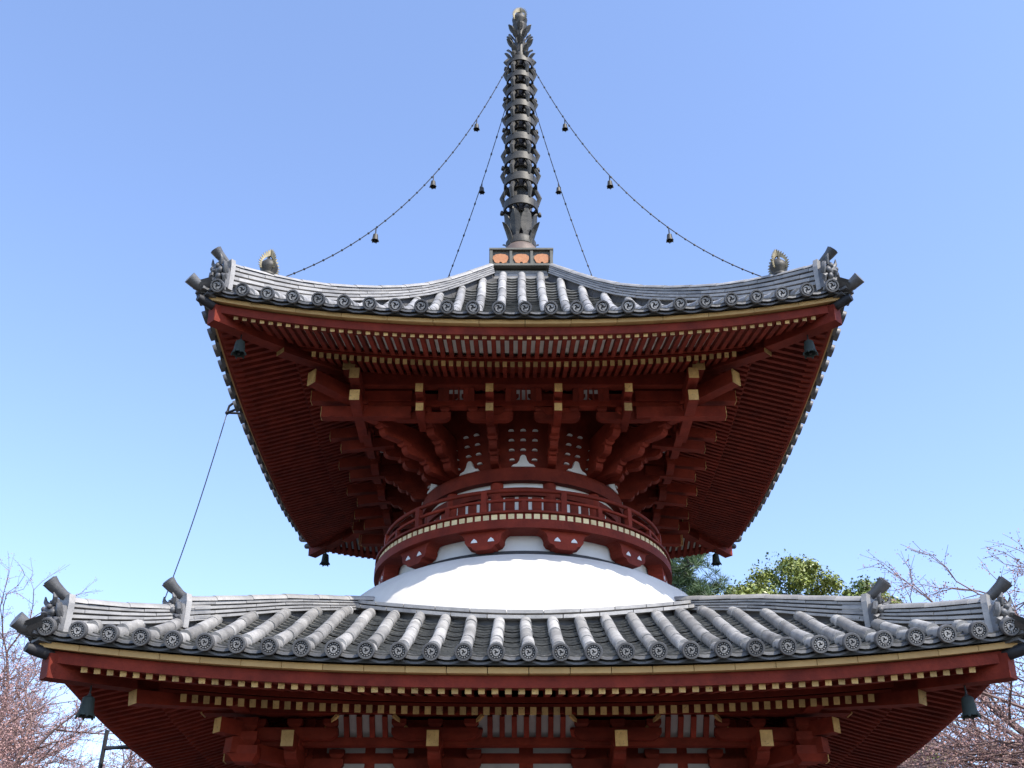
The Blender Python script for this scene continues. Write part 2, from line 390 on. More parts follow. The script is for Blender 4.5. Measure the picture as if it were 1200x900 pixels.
    hd = MB(); hd.tube([(.147, 0, zt + .0815), (.155, 0, zt + .088)], [.037, .037], 16, 0); local(hd).build('horn_tile_face', M_DIRT, co)
    return co
for c in range(4):
    ridge(lo, c, 1.20, 2.36, .0, 4, .020, .036, True)
    ridge(lo, c, 2.24, 2.92, -.005, 4, .022, .038, True)
    ridge(up, c, .34, 2.42, .01, 4, .028, .052, True)
# corner eave tiles (the curled tip under each ridge end)
for r in (lo, up):
    z = r.z(r.E, r.E)
    b = MB(); e = r.E
    b.tube([(-e + .22, -e + .22, z - .02), (-e + .08, -e + .08, z - .012), (-e - .01, -e - .01, z + .015), (-e - .05, -e - .05, z + .040)], [.040, .043, .048, .054], 14)
    b.tube([(-e + .25, -e + .25, z + .035), (-e + .15, -e + .15, z + .04)], [.055, .055], 14)
    me = b.mesh('corner_eave_tile', M_DISC, 40, EYE)
    for k in range(4): link('corner_eave_tile', me, roots[r.name], None, None, (0, 0, k*math.pi/2))
    b = MB()      # saucer tile beneath the tip
    b.beam((-e + .30, -e + .30, z - .050), (-e + .02, -e + .02, z - .028), .12, .022); b.beam((-e + .30, -e + .30, z - .085), (-e + .05, -e + .05, z - .060), .11, .02)
    me = b.mesh('corner_saucer_tile', M_DISC, False, EYE)
    for k in range(4): link('corner_saucer_tile', me, roots[r.name], None, None, (0, 0, k*math.pi/2))
# ring of thin tiles where the lower roof meets the dome
def ring_z(a, rad): x, y = rad*math.cos(a), rad*math.sin(a); d, s = max(abs(x), abs(y)), min(abs(x), abs(y)); return lo.z(d, s)
NR = 44
for j in range(2):
    for i in range(NR):
        a0, a1 = 2*math.pi*(i + j*.5)/NR, 2*math.pi*(i + 1 + j*.5)/NR - .004; b = MB(); n = 3; rr = 1.945 - .03*j
        P = []
        for k in range(n + 1):
            a = a0 + (a1 - a0)*k/n; z = ring_z(a, rr) + .055 + .034*j
            P.append([(q*math.cos(a), q*math.sin(a), zz) for q, zz in ((rr - .13, z), (rr, z), (rr, z + .026), (rr - .13, z + .032))])
        for k in range(n): b.hexa([P[k][0], P[k][1], P[k+1][1], P[k+1][0], P[k][3], P[k][2], P[k+1][2], P[k+1][3]])
        if math.sin((a0 + a1)/2) < .3: b.build('dome_edge_tile', M_NOSHI, roots['lower'])
b = MB(); n = 96
vs = [(q*math.cos(2*math.pi*i/n), q*math.sin(2*math.pi*i/n), ring_z(2*math.pi*i/n, 1.89) + h) for i in range(n) for q, h in ((1.89, -.08), (1.89, .06))]
b.add(vs, [(2*i, 2*((i+1) % n), 2*((i+1) % n) + 1, 2*i + 1) for i in range(n)]); b.build('dome_edge_core', M_MORTAR, roots['lower'])

# ------------------------------------------------------------------ eaves: boards, fascia, two tiers of rafters
def curved_strip(r, d0, d1, zb0, zb1, h, smax=None, n=32, fall=None):
    """solid board following the eave curve: plan from d0 (outer) to d1 (inner)"""
    b = MB(); smax = smax or 1.0; P = []
    for j in range(n + 1):
        t = -1 + 2*j/n; so, si = t*d0, t*d1
        P.append([(so, -d0, zb0 + r.up(so)), (si, -d1, zb1 + r.up(si)), (si, -d1, zb1 + h + r.up(si)), (so, -d0, zb0 + h + r.up(so))])
    for j in range(n):
        p, q = P[j], P[j+1]; b.hexa([p[0], q[0], q[1], p[1], p[3], q[3], q[2], p[2]])
    return b
def eaves(r, kf, f_tip, f_in, f_slope, b_tip, b_in, b_z, b_slope, fl_z, spf, spb, rw, rh, soffit, board_h, fas_h, full_front=True):
    W, z0 = r.W, r.eave_z; root = roots[r.name]
    # ochre board in pieces, with red fascia and dark packing above
    n = 24 if r is lo else 14; gap = .005
    side_b = MB()
    for i in range(n):
        b = MB(); K = 3
        for k in range(K):
            P = []
            for t in (-1 + 2*(i + k/K)/n, -1 + 2*(i + (k+1)/K)/n):
                e = gap if (k == 0 and t == -1 + 2*i/n) else 0; s = t*W + e; zz = z0 + r.up(s); si = t*(W - .08) + e
                P.append([(s, -W, zz), (si, -W + .08, zz), (si, -W + .08, zz + board_h), (s, -W, zz + board_h)])
            p, q = P; b.hexa([p[0], q[0], q[1], p[1], p[3], q[3], q[2], p[2]])
        b.build('eave_board', M_BOARD, root); side_b.merge(b)
    sb = side_b.mesh('eave_boards', M_BOARD, False, EYE)
    fas = curved_strip(r, W - .045, W - .15, z0 - fas_h, z0 - fas_h + .012, fas_h - .002).mesh('fascia_beam', M_RED, False, EYE)
    pk = curved_strip(r, W + .035, W - .2, z0 + board_h + .002, z0 + board_h + .06, .025).mesh('packing_board', M_UNDER, False, EYE)
    for k in range(4):
        if k: link('eave_boards', sb, root, 'stuff', None, (0, 0, k*math.pi/2))
        link('fascia_beam', fas, root, None, None, (0, 0, k*math.pi/2)); link('packing_board', pk, root, None, None, (0, 0, k*math.pi/2))
    # soffit sheets above each rafter tier
    up_f = lambda d: fl_z + rh/2 + (f_tip - d)*f_slope
    up_b = lambda d: b_z + rh/2 + (b_tip - d)*b_slope
    sf = curved_strip(r, W - .10, b_tip - .06, up_f(W - .10) + .002, up_f(b_tip - .06) + .002, .02).mesh('soffit_board', soffit, False, EYE)
    s2 = curved_strip(r, b_tip + .01, b_in, up_b(b_tip + .01) + .002, up_b(b_in) + .002, .02).mesh('soffit_board', M_RED, False, EYE)
    ki = curved_strip(r, b_tip + .03, b_tip - .06, b_z + rh/2 + .024, b_z + rh/2 + .034, max(.02, up_f(b_tip) - rh - (b_z + rh/2) - .03)).mesh('rafter_beam', M_RED, False, EYE)
    for k in range(4):
        for me in (sf, s2): link('soffit_board', me, root, None, None, (0, 0, k*math.pi/2))
        link('rafter_beam', ki, root, None, None, (0, 0, k*math.pi/2))
    # rafters: individual ones on the front, joined ones elsewhere
    def rafters(tip, inn, zt, slope, spc, name):
        jn = MB(); n = int(tip/spc)
        for i in range(-n, n + 1):
            s = (i + .5)*spc
            if abs(s) > tip - .14: continue
            e = max(inn, abs(s) + .05)
            if tip - e < .10: continue
            b = MB(); dz = r.up(s); ca = .004
            b.beam((s, -tip, zt + dz), (s, -e, zt + (tip - e)*slope + dz), rw, rh, 0); b.m[2] = 1
            b.build(name, [M_RED, M_OCHRE], root); jn.merge(b)
        jm = jn.mesh(name + 's', [M_RED, M_OCHRE], False, EYE)
        for k in (1, 2, 3): link(name + 's', jm, root, 'stuff', None, (0, 0, k*math.pi/2))
    rafters(f_tip, f_in, fl_z, f_slope, spf, 'flying_rafter')
    rafters(b_tip, b_in, b_z, b_slope, spb, 'base_rafter')
    # hip rafters
    for k in range(4):
        for (tip, inn, zt, slope, hh, nm) in ((W - .05, b_tip - .1, fl_z, f_slope, .15, 'hip_flying_rafter'), (b_tip + .10, b_in, b_z, b_slope, .15, 'hip_rafter')):
            b = MB(); K = 6; pts = []
            for i in range(K + 1):
                d = tip + (inn - tip)*i/K; pts.append(Vector((-d, -d, zt - .012 + (tip - d)*slope*.9 + r.up(d)*.92)))
            for p, q in zip(pts, pts[1:]): b.beam(p, q, .105, hh, 0)
            dv = (pts[0] - pts[1]).normalized(); b.beam(pts[0] + dv*.001, pts[0] + dv*.004, .103, hh - .003, 1 if nm == 'hip_rafter' else 0)
            b.add([], []); o = link(nm, b.mesh(nm, [M_RED, M_OCHRE], False, EYE), root, None, None, (0, 0, k*math.pi/2))
        b = MB(); p = Vector((-(W+.0), -(W+.0), z0 - .025 + r.up(W))); dv = Vector((-.707, -.707, .12))
        b.tube([p - dv*.16, p + dv*.02, p + dv*.07], [.038, .038, .03], 12); b.build('hip_rafter_cap', M_IRON, root, 40).rotation_euler.z = k*math.pi/2
eaves(lo, 0, 2.93, 2.30, .22, 2.44, 1.5, 1.722, .30, 1.728, .0815, .0760, .040, .050, M_RED, .038, .075)
eaves(up, 0, 2.46, 1.80, .28, 1.92, 1.0, 4.690, .33, 4.612, .0705, .0640, .035, .046, M_CREAM, .037, .075)

# ------------------------------------------------------------------ dome, drum and circular balcony
b = MB()
dome_prof = spline([(2.3,1.868),(2.6,1.862),(2.80,1.80),(2.97,1.70),(3.10,1.58),(3.20,1.43),(3.26,1.30),(3.295,1.17)])
b.lathe([(dome_prof(2.35 + .945*i/30), 2.35 + .945*i/30) for i in range(31)], 128)
dome = b.build('plaster_dome', M_PLASTER, pagoda, True)
# two raised seams on the plaster
b = MB(); a = R(-33)
b.tube([(dome_prof(z)*math.cos(a), dome_prof(z)*math.sin(a), z) for z in np.linspace(2.6, 3.28, 14)], .008, 6); b.build('dome_seam', M_PLASTER, dome, True)
b = MB(); b.ring(1.10, 1.235, 3.285, 3.315); b.build('dome_top_band', M_IRON, pagoda, 40)
b = MB(); b.ring(.6, 1.19, 3.30, 3.54); drum_lo = b.build('drum_base', M_WHITE, pagoda, 40)
b = MB(); b.ring(.6, 1.375, 3.462, 3.538, 144); bal = b.build('balcony_beam', M_RED, pagoda, 40)
b = MB(); b.ring(.8, 1.345, 3.540, 3.600, 144); b.ring(.8, 1.372, 3.601, 3.618, 144); b.build('balcony_floor', M_RED, pagoda, 40)
b = MB(); b.box((0, -1.346, 3.570), (.049, .014, .044)); pe = b.mesh('balcony_plank_end', M_LIT_OCHRE, False, EYE)
for i in range(120): link('balcony_plank_end', pe, bal, None, None, (0, 0, 2*math.pi*(i + .5)/120))
# cloud brackets beneath the balcony
cl = [(-.22, .158), (-.20, .150), (-.18, .142), (-.165, .125), (-.155, .10), (-.155, .075), (-.135, .045), (-.10, .035), (-.085, .012), (-.06, .0), (.06, .0), (.085, .012), (.10, .035), (.135, .045), (.155, .075), (.155, .10), (.165, .125), (.18, .142), (.20, .150), (.22, .158)]
for i in range(12):
    A = 2*math.pi*(i + .5)/12; Mz = Matrix.Rotation(A, 4, 'Z')
    b = MB(); b.prism(cl, .13, Mz @ T(0, -1.255, 3.305)); o = b.build('balcony_bracket', M_RED, pagoda)
    b = MB()
    for sx in (-1, 1): b.prism([(-.028, 0), (.028, 0), (.02, .018), (.008, .028), (.0, .036), (-.008, .028), (-.02, .018)], .006, Mz @ T(sx*.072, -1.3225, 3.372))
    b.build('white_crest', M_WHITE, o)
# railing
for nm, rr, z, rad in (('top_rail', 1.285, 3.835, .019), ('middle_rail', 1.285, 3.745, .015), ('ground_rail', 1.285, 3.638, .02)):
    b = MB(); n = 120; b.lathe([(rr + rad*1.0*math.cos(2*math.pi*k/8), z + rad*math.sin(2*math.pi*k/8)) for k in range(8)], n, None, 0, True)
    b.build(nm, M_RED, bal, True)
b1 = MB(); b1.box((0, -1.285, 3.730), (.048, .044, .205)); m1 = b1.mesh('railing_post', M_RED, False, EYE)
b2 = MB(); b2.box((0, -1.285, 3.69), (.040, .036, .10)); m2 = b2.mesh('railing_short_post', M_RED, False, EYE)
for i in range(24): link('railing_post' if i % 2 else 'railing_short_post', m1 if i % 2 else m2, bal, None, None, (0, 0, 2*math.pi*i/24))
# drum wall with columns and ring beams
b = MB(); b.ring(.5, .90, 3.60, 4.25); drum = b.build('drum_wall', M_WHITE, pagoda, 40)
for z0, z1, rr in ((4.085, 4.215, .965), (3.955, 4.03, .935), (3.62, 3.70, .935)):
    b = MB(); b.ring(.85, rr, z0, z1); b.build('drum_ring_beam', M_RED, drum, 40)
b = MB(); b.lathe([(.062, 3.6), (.062, 4.25)], 14, T(0, -.885, 0)); m = b.mesh('drum_column', M_RED, True, EYE)
for i in range(12): link('drum_column', m, drum, None, None, (0, 0, 2*math.pi*(i + .5)/12))
b = MB(); b.box((0, -.902, 3.83), (.085, .01, .24)); m = b.mesh('drum_window_bar', M_RED, False, EYE)
for i in range(12):
    for q in (-7.5, 0, 7.5): link('drum_window_bar', m, drum, None, None, (0, 0, 2*math.pi*i/12 + R(q)))
# white frog-leg struts standing on the ring beam
fl = [(-.105, 0), (.105, 0), (.09, .018), (.055, .03), (.035, .06), (.025, .10), (.012, .115), (-.012, .115), (-.025, .10), (-.035, .06), (-.055, .03), (-.09, .018)]
for i in range(12):
    b = MB(); b.prism(fl, .03, Matrix.Rotation(2*math.pi*i/12, 4, 'Z') @ T(0, -.955, 4.216)); b.build('frog_leg_strut', M_WHITE, drum)

# ------------------------------------------------------------------ bracket complexes
def arm_poly(L, h):
    e = min(.07, L*.25); return [(-L/2, h), (-L/2, h*.55), (-L/2 + e*.25, h*.25), (-L/2 + e*.6, h*.06), (-L/2 + e, 0), (L/2 - e, 0), (L/2 - e*.6, h*.06), (L/2 - e*.25, h*.25), (L/2, h*.55), (L/2, h)]
def block(b, M, c, s=.085, h=.05):   # bearing block with chamfered foot
    x, y, z = c; t = s*.62
    q = [(x+i*t/2, y+j*t/2, z) for i, j in ((-1,-1),(1,-1),(1,1),(-1,1))]; m_ = [(x+i*s/2, y+j*s/2, z+h*.45) for i, j in ((-1,-1),(1,-1),(1,1),(-1,1))]
    tt = [(x+i*s/2, y+j*s/2, z+h) for i, j in ((-1,-1),(1,-1),(1,1),(-1,1))]
    b.hexa(q + m_, 0, M); b.hexa([(a_, b_, c_ + .0005) for a_, b_, c_ in m_] + tt, 0, M)
UP_D = 1.42
# conical core behind the brackets
b = MB(); b.lathe([(.90, 4.2), (.93, 4.24), (.975, 4.40), (1.02, 4.56), (1.05, 4.80), (1.0, 5.0)], 48); core = b.build('bracket_core', M_RED, pagoda, 40)
def bracket_line(C, Pn, zs, name, tiers=4, wd=.070, arm=.40):
    """stepped bracket from point C on the drum out to Pn under the purlin"""
    C, Pn = Vector((C[0], C[1], 0)), Vector((Pn[0], Pn[1], 0)); d = (Pn - C); L = d.length; d.normalize()
    ang = math.atan2(-d.x, d.y) + math.pi        # local -y points outward
    M = T(C.x, C.y, 0) @ Matrix.Rotation(ang, 4, 'Z'); b = MB(); h = zs[1] - zs[0]
    under = [(.12, zs[0])]                            # stepped beam with a scalloped underside
    for k in range(tiers):
        z = zs[0] + k*h; l = L*(k + 1)/tiers - .01
        under += [(-l + .035, z - .012), (-l + .010, z - .008), (-l - .014, z + .010), (-l - .024, z + .032), (-l - .026, z + h*.72), (-l - .040, z + h*.93)]
    top = zs[0] + tiers*h - .01
    b.prism(under + [(-L - .05, top), (.12, top)], wd, M @ Matrix.Rotation(R(90), 4, 'Z'))
    al = arm; z = zs[0] + (tiers - 1)*h; b.prism(arm_poly(al, h*.8), wd*.75, M @ T(0, -L + .02, z + .003))
    for k in range(1, tiers): block(b, M, (0, -L*k/tiers - .012, zs[0] + k*h - .035), .092, .045)
    o = b.build(name, M_RED, pagoda)
    return o, M
def crescent(): return [(-.025, 0), (.025, 0), (.019, .010), (.008, .015), (-.008, .015), (-.019, .010)]
ZS = (4.225, 4.312)
for k in range(4):
    Mk = RZ[k]
    for sx in (-1, 1):
        for cx, px, tiers in ((15, .29, 4), (40, .88, 4)):
            Cc = Mk @ Vector((sx*.95*math.sin(R(cx)), -.95*math.cos(R(cx)), 0)); Pp = Mk @ Vector((sx*px, -UP_D, 0))
            bracket_line(Cc, Pp, ZS, 'bracket', arm=.26 if cx == 15 else .15)
    Cc = Mk @ Vector((-.95*.7071, -.95*.7071, 0)); Pp = Mk @ Vector((-UP_D, -UP_D, 0))
    bracket_line(Cc, Pp, ZS, 'corner_bracket', arm=.16)
    # noses (tail rafters) with ochre caps
    for s in (-.88, -.29, .29, .88):
        for (z, out, nm) in ((4.572, .33, 'upper_nose'), (4.452, .22, 'lower_nose')):
            b = MB(); b.beam((s, -UP_D + .25, z + .05), (s, -UP_D - out, z), .066, .092); b.beam((s, -UP_D - out - .0005, z), (s, -UP_D - out - .003, z), .064, .089, 1)
            b.v = [tuple(Mk @ Vector(p)) for p in b.v]; b.build('tail_rafter', [M_RED, M_OCHRE], pagoda)
    # arms at the outer step
    for s, L in ((-.88, .50), (-.29, .40), (.29, .40), (.88, .50)):
        b = MB(); b.prism(arm_poly(L, .075), .07, Mk @ T(s, -UP_D + .03, 4.44))
        for x in (-L/2 + .05, 0, L/2 - .05): block(b, Mk, (s + x, -UP_D + .03, 4.5165), .085, .05)
        b.prism(arm_poly(L*1.25, .06), .07, Mk @ T(s, -UP_D + .03, 4.635))
        b.build('bracket_arm', M_RED, pagoda)
    b = MB(); b.box((0, -UP_D + .028, 4.60), (2*UP_D + .1, .085, .06), 0, Mk); b.build('bracket_tie_beam', M_RED, pagoda)
    b = MB(); b.box((0, -1.48, 4.79), (2*1.48 + .60, .10, .125) if k % 2 == 0 else (2*1.48 + .60, .098, .122), 0, Mk)
    for sx in (-1, 1): b.box((sx*(1.48 + .306), -1.48, 4.79), (.010, .104, .13), 1, Mk)
    b.build('eave_purlin', [M_RED, M_OCHRE], pagoda)
    b = MB(); b.box((0, -UP_D - .01, 4.49), (2*1.48 + .36, .09, .095) if k % 2 == 0 else (2*1.48 + .36, .088, .092), 0, Mk)
    for sx in (-1, 1): b.box((sx*(1.48 + .186), -UP_D - .01, 4.49), (.010, .094, .10), 1, Mk)
    # corner cluster of lower noses
    for sx in (-1, 1):
        for (z, e) in ((4.655, .42), (4.50, .32)):
            bb = MB(); x0, x1 = sx*(UP_D - .45), sx*(UP_D + e)
            bb.beam((x0, -UP_D, z), (x1, -UP_D, z), .085, .10); bb.beam((x1 + sx*.0005, -UP_D, z), (x1 + sx*.004, -UP_D, z), .083, .098, 1)
            bb.v = [tuple(Mk @ Vector((p[0], p[1], p[2] + (.002 if k % 2 else 0)))) for p in bb.v]; bb.build('corner_nose', [M_RED, M_OCHRE], pagoda)
    # corner tail rafter on the diagonal
    b = MB(); b.beam((-1.15, -1.15, 4.60), (-1.78, -1.78, 4.645), .10, .12); b.beam((-1.781, -1.781, 4.645), (-1.788, -1.788, 4.645), .104, .125, 1)
    b.box((-1.48, -1.48, 4.70), (.12, .12, .06)); b.v = [tuple(Mk @ Vector(p)) for p in b.v]; b.build('corner_tail_rafter', [M_RED, M_OCHRE], pagoda)
    # ribbed cove between the bracket tops: white slots between ribs
    for xm in (-.585, 0, .585):
        wht = MB(); wht.hexa([tuple(Mk @ Vector(p)) for p in ((xm - .16, -UP_D + .02, 4.628), (xm + .16, -UP_D + .02, 4.628), (xm + .16, -UP_D + .10, 4.63), (xm - .16, -UP_D + .10, 4.63), (xm - .13, -1.44, 4.735), (xm + .13, -1.44, 4.735), (xm + .13, -1.40, 4.735), (xm - .13, -1.40, 4.735))])
        o = wht.build('cove_panel', M_WHITE, pagoda)
        for t, rwd in ((-.138, .05), (-.088, .046), (-.0235, .015), (.0235, .015), (.088, .046), (.138, .05)):
            b = MB(); b.beam((xm + t, -UP_D - .005, 4.62), (xm + t*.95, -1.462, 4.73), rwd, .03); b.v = [tuple(Mk @ Vector(p)) for p in b.v]; b.build('cove_rib', M_RED, o)
    # small white crescents between the blocks
    for (ang, kk) in [(a_, k_) for a_ in (-38, -30, -24, -6, 0, 6, 24, 30, 38) for k_ in range(4)]:
        rr = .950 + .026*kk; z = 4.285 + .085*kk
        b = MB(); b.prism(crescent(), .02, Mk @ Matrix.Rotation(R(ang), 4, 'Z') @ T(0, -rr - .005, z)); b.build('white_crescent', M_WHITE, core)

# ------------------------------------------------------------------ lower storey: body, brackets, podium
B = 1.60; COLX = (-1.60, -.63, .63, 1.60); GZ = -EYE
b = MB(); b.box((0, 0, GZ + .25), (4.9, 4.9, .5)); pod = b.build('podium', M_STONE, pagoda)
b = MB(); b.box((0, 0, GZ + .54), (5.0, 5.0, .08)); b.build('podium_coping', M_STONE, pod)
for i in range(3):
    b = MB(); b.box((0, -2.45 - .14 - .28*i, GZ + (.45 - .15*i)/2), (1.6, .28 + .001, .45 - .15*i)); b.build('stone_step', M_STONE, pod)
FL = GZ + .95
b = MB(); b.box((0, 0, FL - .03), (4.2, 4.2, .06)); ver = b.build('veranda', M_RED, pagoda)
for k in range(4):
    for x in (-2.0, -.63, .63): b = MB(); b.box((x, -2.0, GZ + .70), (.12, .12, .24), 0, RZ[k]); b.build('veranda_post', M_RED, ver)
b = MB(); b.box((0, 0, (FL + 1.50)/2), (2*B - .12, 2*B - .12, 1.50 - FL)); body = b.build('lower_wall', M_WHITE, pagoda)
for k in range(4):
    Mk = RZ[k]
    for x in COLX[:-1]:
        b = MB(); b.lathe([(.10, FL), (.10, 1.42)], 18, Mk @ T(x, -B, 0)); b.build('column', M_RED, body, True)
    for z, h, t in ((1.33, .13, .15), (1.02, .12, .14), (FL + .1, .14, .15)):
        b = MB(); b.box((0, -B, z), (2*B + (.3 if k % 2 == 0 else .0), t - .002*(k % 2), h), 0, Mk); b.build('wall_beam', M_RED, body)
    b = MB(); b.box((0, -B + .02, (FL + .2 + .95)/2), (1.0, .06, .75 - FL), 0, Mk); dr = b.build('door', M_RED, body)
    for sx in (-.245, .245): b = MB(); b.box((sx, -B - .018, (FL + .2 + .95)/2), (.43, .012, .62 - FL), 0, Mk); b.build('door_panel', M_RED, dr)
    for sx in (-1, 1):
        b = MB()
        for i in range(9): b.box((sx*1.115 - .3 + .075*i, -B + .03, .60), (.036, .03, .72), 0, Mk)
        b.build('window_lattice', M_RED, body)
    # bracket zone wall with thin white panels
    b = MB(); b.box((0, -B + .05, 1.62), (2*B, .06, .50), 0, Mk); b.build('bracket_wall', M_RED, body)
    for x0, x1 in ((-1.42, -.80), (-.42, .42), (.80, 1.42)):
        for z, h in ((1.655, .036), (1.545, .036), (1.44, .05)):
            for q in (0, 1):
                m0 = x0 + (x1 - x0)*(.0 if q == 0 else .56); m1_ = x0 + (x1 - x0)*(.44 if q == 0 else 1.0)
                b = MB(); b.box(((m0 + m1_)/2, -B + .016, z), (m1_ - m0, .01, h), 0, Mk); b.build('white_wall_panel', M_DARKER_WHITE, body)
        # ribbed cove
        t0, t1 = x0 - .0, x1 + .0
        wht = MB(); wht.hexa([tuple(Mk @ Vector(p)) for p in ((t0, -1.84, 1.690), (t1, -1.84, 1.690), (t1, -1.80, 1.690), (t0, -1.80, 1.690), (t0 + .12, -1.955, 1.815), (t1 - .12, -1.955, 1.815), (t1 - .12, -1.90, 1.83), (t0 + .12, -1.90, 1.83))])
        o = wht.build('cove_panel', M_DARKER_WHITE, body)
        n = max(4, int(round((x1 - x0)/.083)))
        for i in range(n + 1):
            x = x0 + (x1 - x0)*i/n; xt = max(t0 + .12, min(t1 - .12, x)); f = 1 if abs(xt - x) < .01 else .45
            b = MB(); b.beam((x, -1.853, 1.678), (x + (xt - x)*f, -1.853 - .115*f, 1.678 + .128*f), .036, .03); b.v = [tuple(Mk @ Vector(p)) for p in b.v]; b.build('cove_rib', M_RED, body)
        for sx, e in ((-1, t0), (1, t1)):
            b = MB(); b.beam((e + sx*.01, -1.868, 1.70), (e - sx*.12, -1.975, 1.812), .022, .022); b.v = [tuple(Mk @ Vector(p)) for p in b.v]; b.build('cove_edge', M_OCHRE, body)
    b = MB(); b.box((0, -1.835, 1.655), (3.66, .08, .055) if k % 2 == 0 else (3.66, .078, .052), 0, Mk); b.build('bracket_tie_beam', M_RED, body)
    b = MB(); b.box((0, -1.95, 1.875), (2*1.95 + .56, .11, .12) if k % 2 == 0 else (2*1.95 + .56, .108, .117), 0, Mk)
    for sx in (-1, 1): b.box((sx*(1.95 + .286), -1.95, 1.875), (.010, .114, .126), 1, Mk)
    b.build('lower_purlin', [M_RED, M_OCHRE], body)
    for x in COLX:
        b = MB()
        block(b, Mk, (x, -B - .001, 1.40), .20, .10)
        b.prism(arm_poly(.62, .085), .085, Mk @ T(x, -B - .002, 1.502)); 
        for q in (-.26, 0, .26): block(b, Mk, (x + q, -B - .002, 1.589), .105, .06)
        poly = [(-.40, .085), (-.40, .045), (-.36, .015), (-.28, 0), (.05, 0), (.05, .085)]
        b.prism(poly, .084, Mk @ T(x, -B, 1.505) @ Matrix.Rotation(R(90), 4, 'Z'))
        block(b, Mk, (x, -1.90, 1.5925), .11, .06)
        b.prism(arm_poly(.60, .08), .08, Mk @ T(x, -1.90, 1.654))
        for q in (-.25, 0, .25): block(b, Mk, (x + q, -1.90, 1.735), .10, .055)
        b.build('lower_bracket', M_RED, body)
        b = MB(); b.beam((x, -B, 1.62), (x, -2.13, 1.62), .078, .10); b.beam((x, -2.131, 1.62), (x, -2.139, 1.62), .082, .104, 1)
        b.v = [tuple(Mk @ Vector(p)) for p in b.v]; b.build('bracket_nose', [M_RED, M_OCHRE], body)
    # corner purlin stand and diagonal nose
    b = MB()
    for z, s in ((1.50, .20), (1.595, .17), (1.69, .15)): block(b, T(0, 0, 0), (-1.92, -1.92, z), s, .10)
    b.beam((-1.6, -1.6, 1.56), (-2.02, -2.02, 1.60), .09, .10); b.beam((-1.6, -1.6, 1.70), (-2.09, -2.09, 1.715), .085, .10); b.beam((-2.0905, -2.0905, 1.715), (-2.093, -2.093, 1.715), .083, .098, 1)
    bb = MB(); bb.v = [tuple((Mk @ Vector(p))) for p in b.v]; bb.f = b.f; bb.m = b.m
    bb.build('lower_corner_bracket', [M_RED, M_OCHRE], body)

# ------------------------------------------------------------------ bronze spire
def pz(y): v = 450 - y; return 9.46*1250*(746 + v)/(1562500 - 746*v)    # heights on the axis from picture rows
b = MB(); b.lathe([(.065, 6.9), (.06, 8.2), (.05, pz(40)), (.02, pz(28))], 16); spire = b.build('spire', M_BRONZE, pagoda, 40)
# roof-top tile box and bronze dew basin with orange openings
b = MB()
for j in range(4): b.box((0, 0, 6.74 + .045*j), (.60 - .015*j, .60 - .015*j, .036))
b.box((0, 0, 6.77), (.54, .54, .26)); b.build('spire_tile_base', M_NOSHI, spire)
RB0, RB1, HB = 6.92, 7.135, .335
b = MB(); b.box((0, 0, (RB0 + RB1)/2), (2*HB - .05, 2*HB - .05, RB1 - RB0 - .01)); b.box((0, 0, RB1 + .004), (2*HB + .02, 2*HB + .02, .022)); b.box((0, 0, RB0 + .008), (2*HB + .02, 2*HB + .02, .026)); basin = b.build('dew_basin', M_FRAME, spire)
pnl = [(-.085, .0), (-.06, -.055), (-.02, -.065), (-.008, -.045), (.008, -.045), (.02, -.065), (.06, -.055), (.085, 0), (.08, .03), (.05, .055), (0, .062), (-.05, .055), (-.08, .03)]
for k in range(4):
    for x in (-HB, -.113, .113, HB):
        b = MB(); b.box((x*.985, -HB + .012, (RB0 + RB1)/2), (.028, .03, RB1 - RB0 - .042), 0, RZ[k])
        if x < HB or k % 2: b.build('basin_post', M_FRAME, spire)
    for x in (-.222, 0, .222):
        b = MB(); b.prism([(q*1.0, r_*1.0) for q, r_ in pnl], .012, RZ[k] @ T(x, -HB + .021, (RB0 + RB1)/2 - .002)); b.build('basin_opening', M_ORANGE, spire)
b = MB(); b.lathe([(.225, 7.13), (.228, 7.19), (.222, 7.26), (.20, 7.33), (.165, 7.385), (.10, 7.40)], 32); b.build('inverted_bowl', M_COPPER, spire, True)
# lotus collar with curling leaves
zc = 7.375
b = MB(); b.lathe([(.12, zc), (.165, zc + .02), (.172, zc + .09), (.150, zc + .13), (.10, zc + .14)], 24); b.build('lotus_collar', M_BRONZE, spire, 40)
def petal(b, r0, z0, out, hgt, wd, A, curl=.6, tip=.55):
    n = 7; vs = []; Mz = Matrix.Rotation(A, 4, 'Z')
    for i in range(n):
        t = i/(n-1); ww = wd*(.55 + .75*math.sin(math.pi*min(1, t*.85 + .1)))*(.65 if i < 2 else 1)*(tip if i == n-1 else 1); rr = r0 + out*t**1.8; z = z0 + hgt*(t - curl*.25*t**4)
        for x, yo in ((-ww/2, 0), (0, .012), (ww/2, 0)): vs.append((x, -rr - yo, z))
        for x, yo in ((ww/2, -.012), (0, -.0), (-ww/2, -.012)): vs.append((x, -rr - yo, z))
    fs = []
    for i in range(n-1):
        k = i*6
        for j in range(6): fs.append((k + j, k + (j+1) % 6, k + 6 + (j+1) % 6, k + 6 + j))
    fs.append(tuple((n-1)*6 + j for j in range(6))); b.add(vs, fs, Mz)
for i in range(4): b = MB(); petal(b, .155, zc - .03, .13, .32, .055, R(45 + 90*i)); b.build('corner_leaf', M_BRONZE, spire)
for i in range(8): b = MB(); petal(b, .14, zc + .11, .055, .36, .105, R(22.5 + 45*i), .1, .45); b.build('lotus_petal', M_BRONZE, spire)
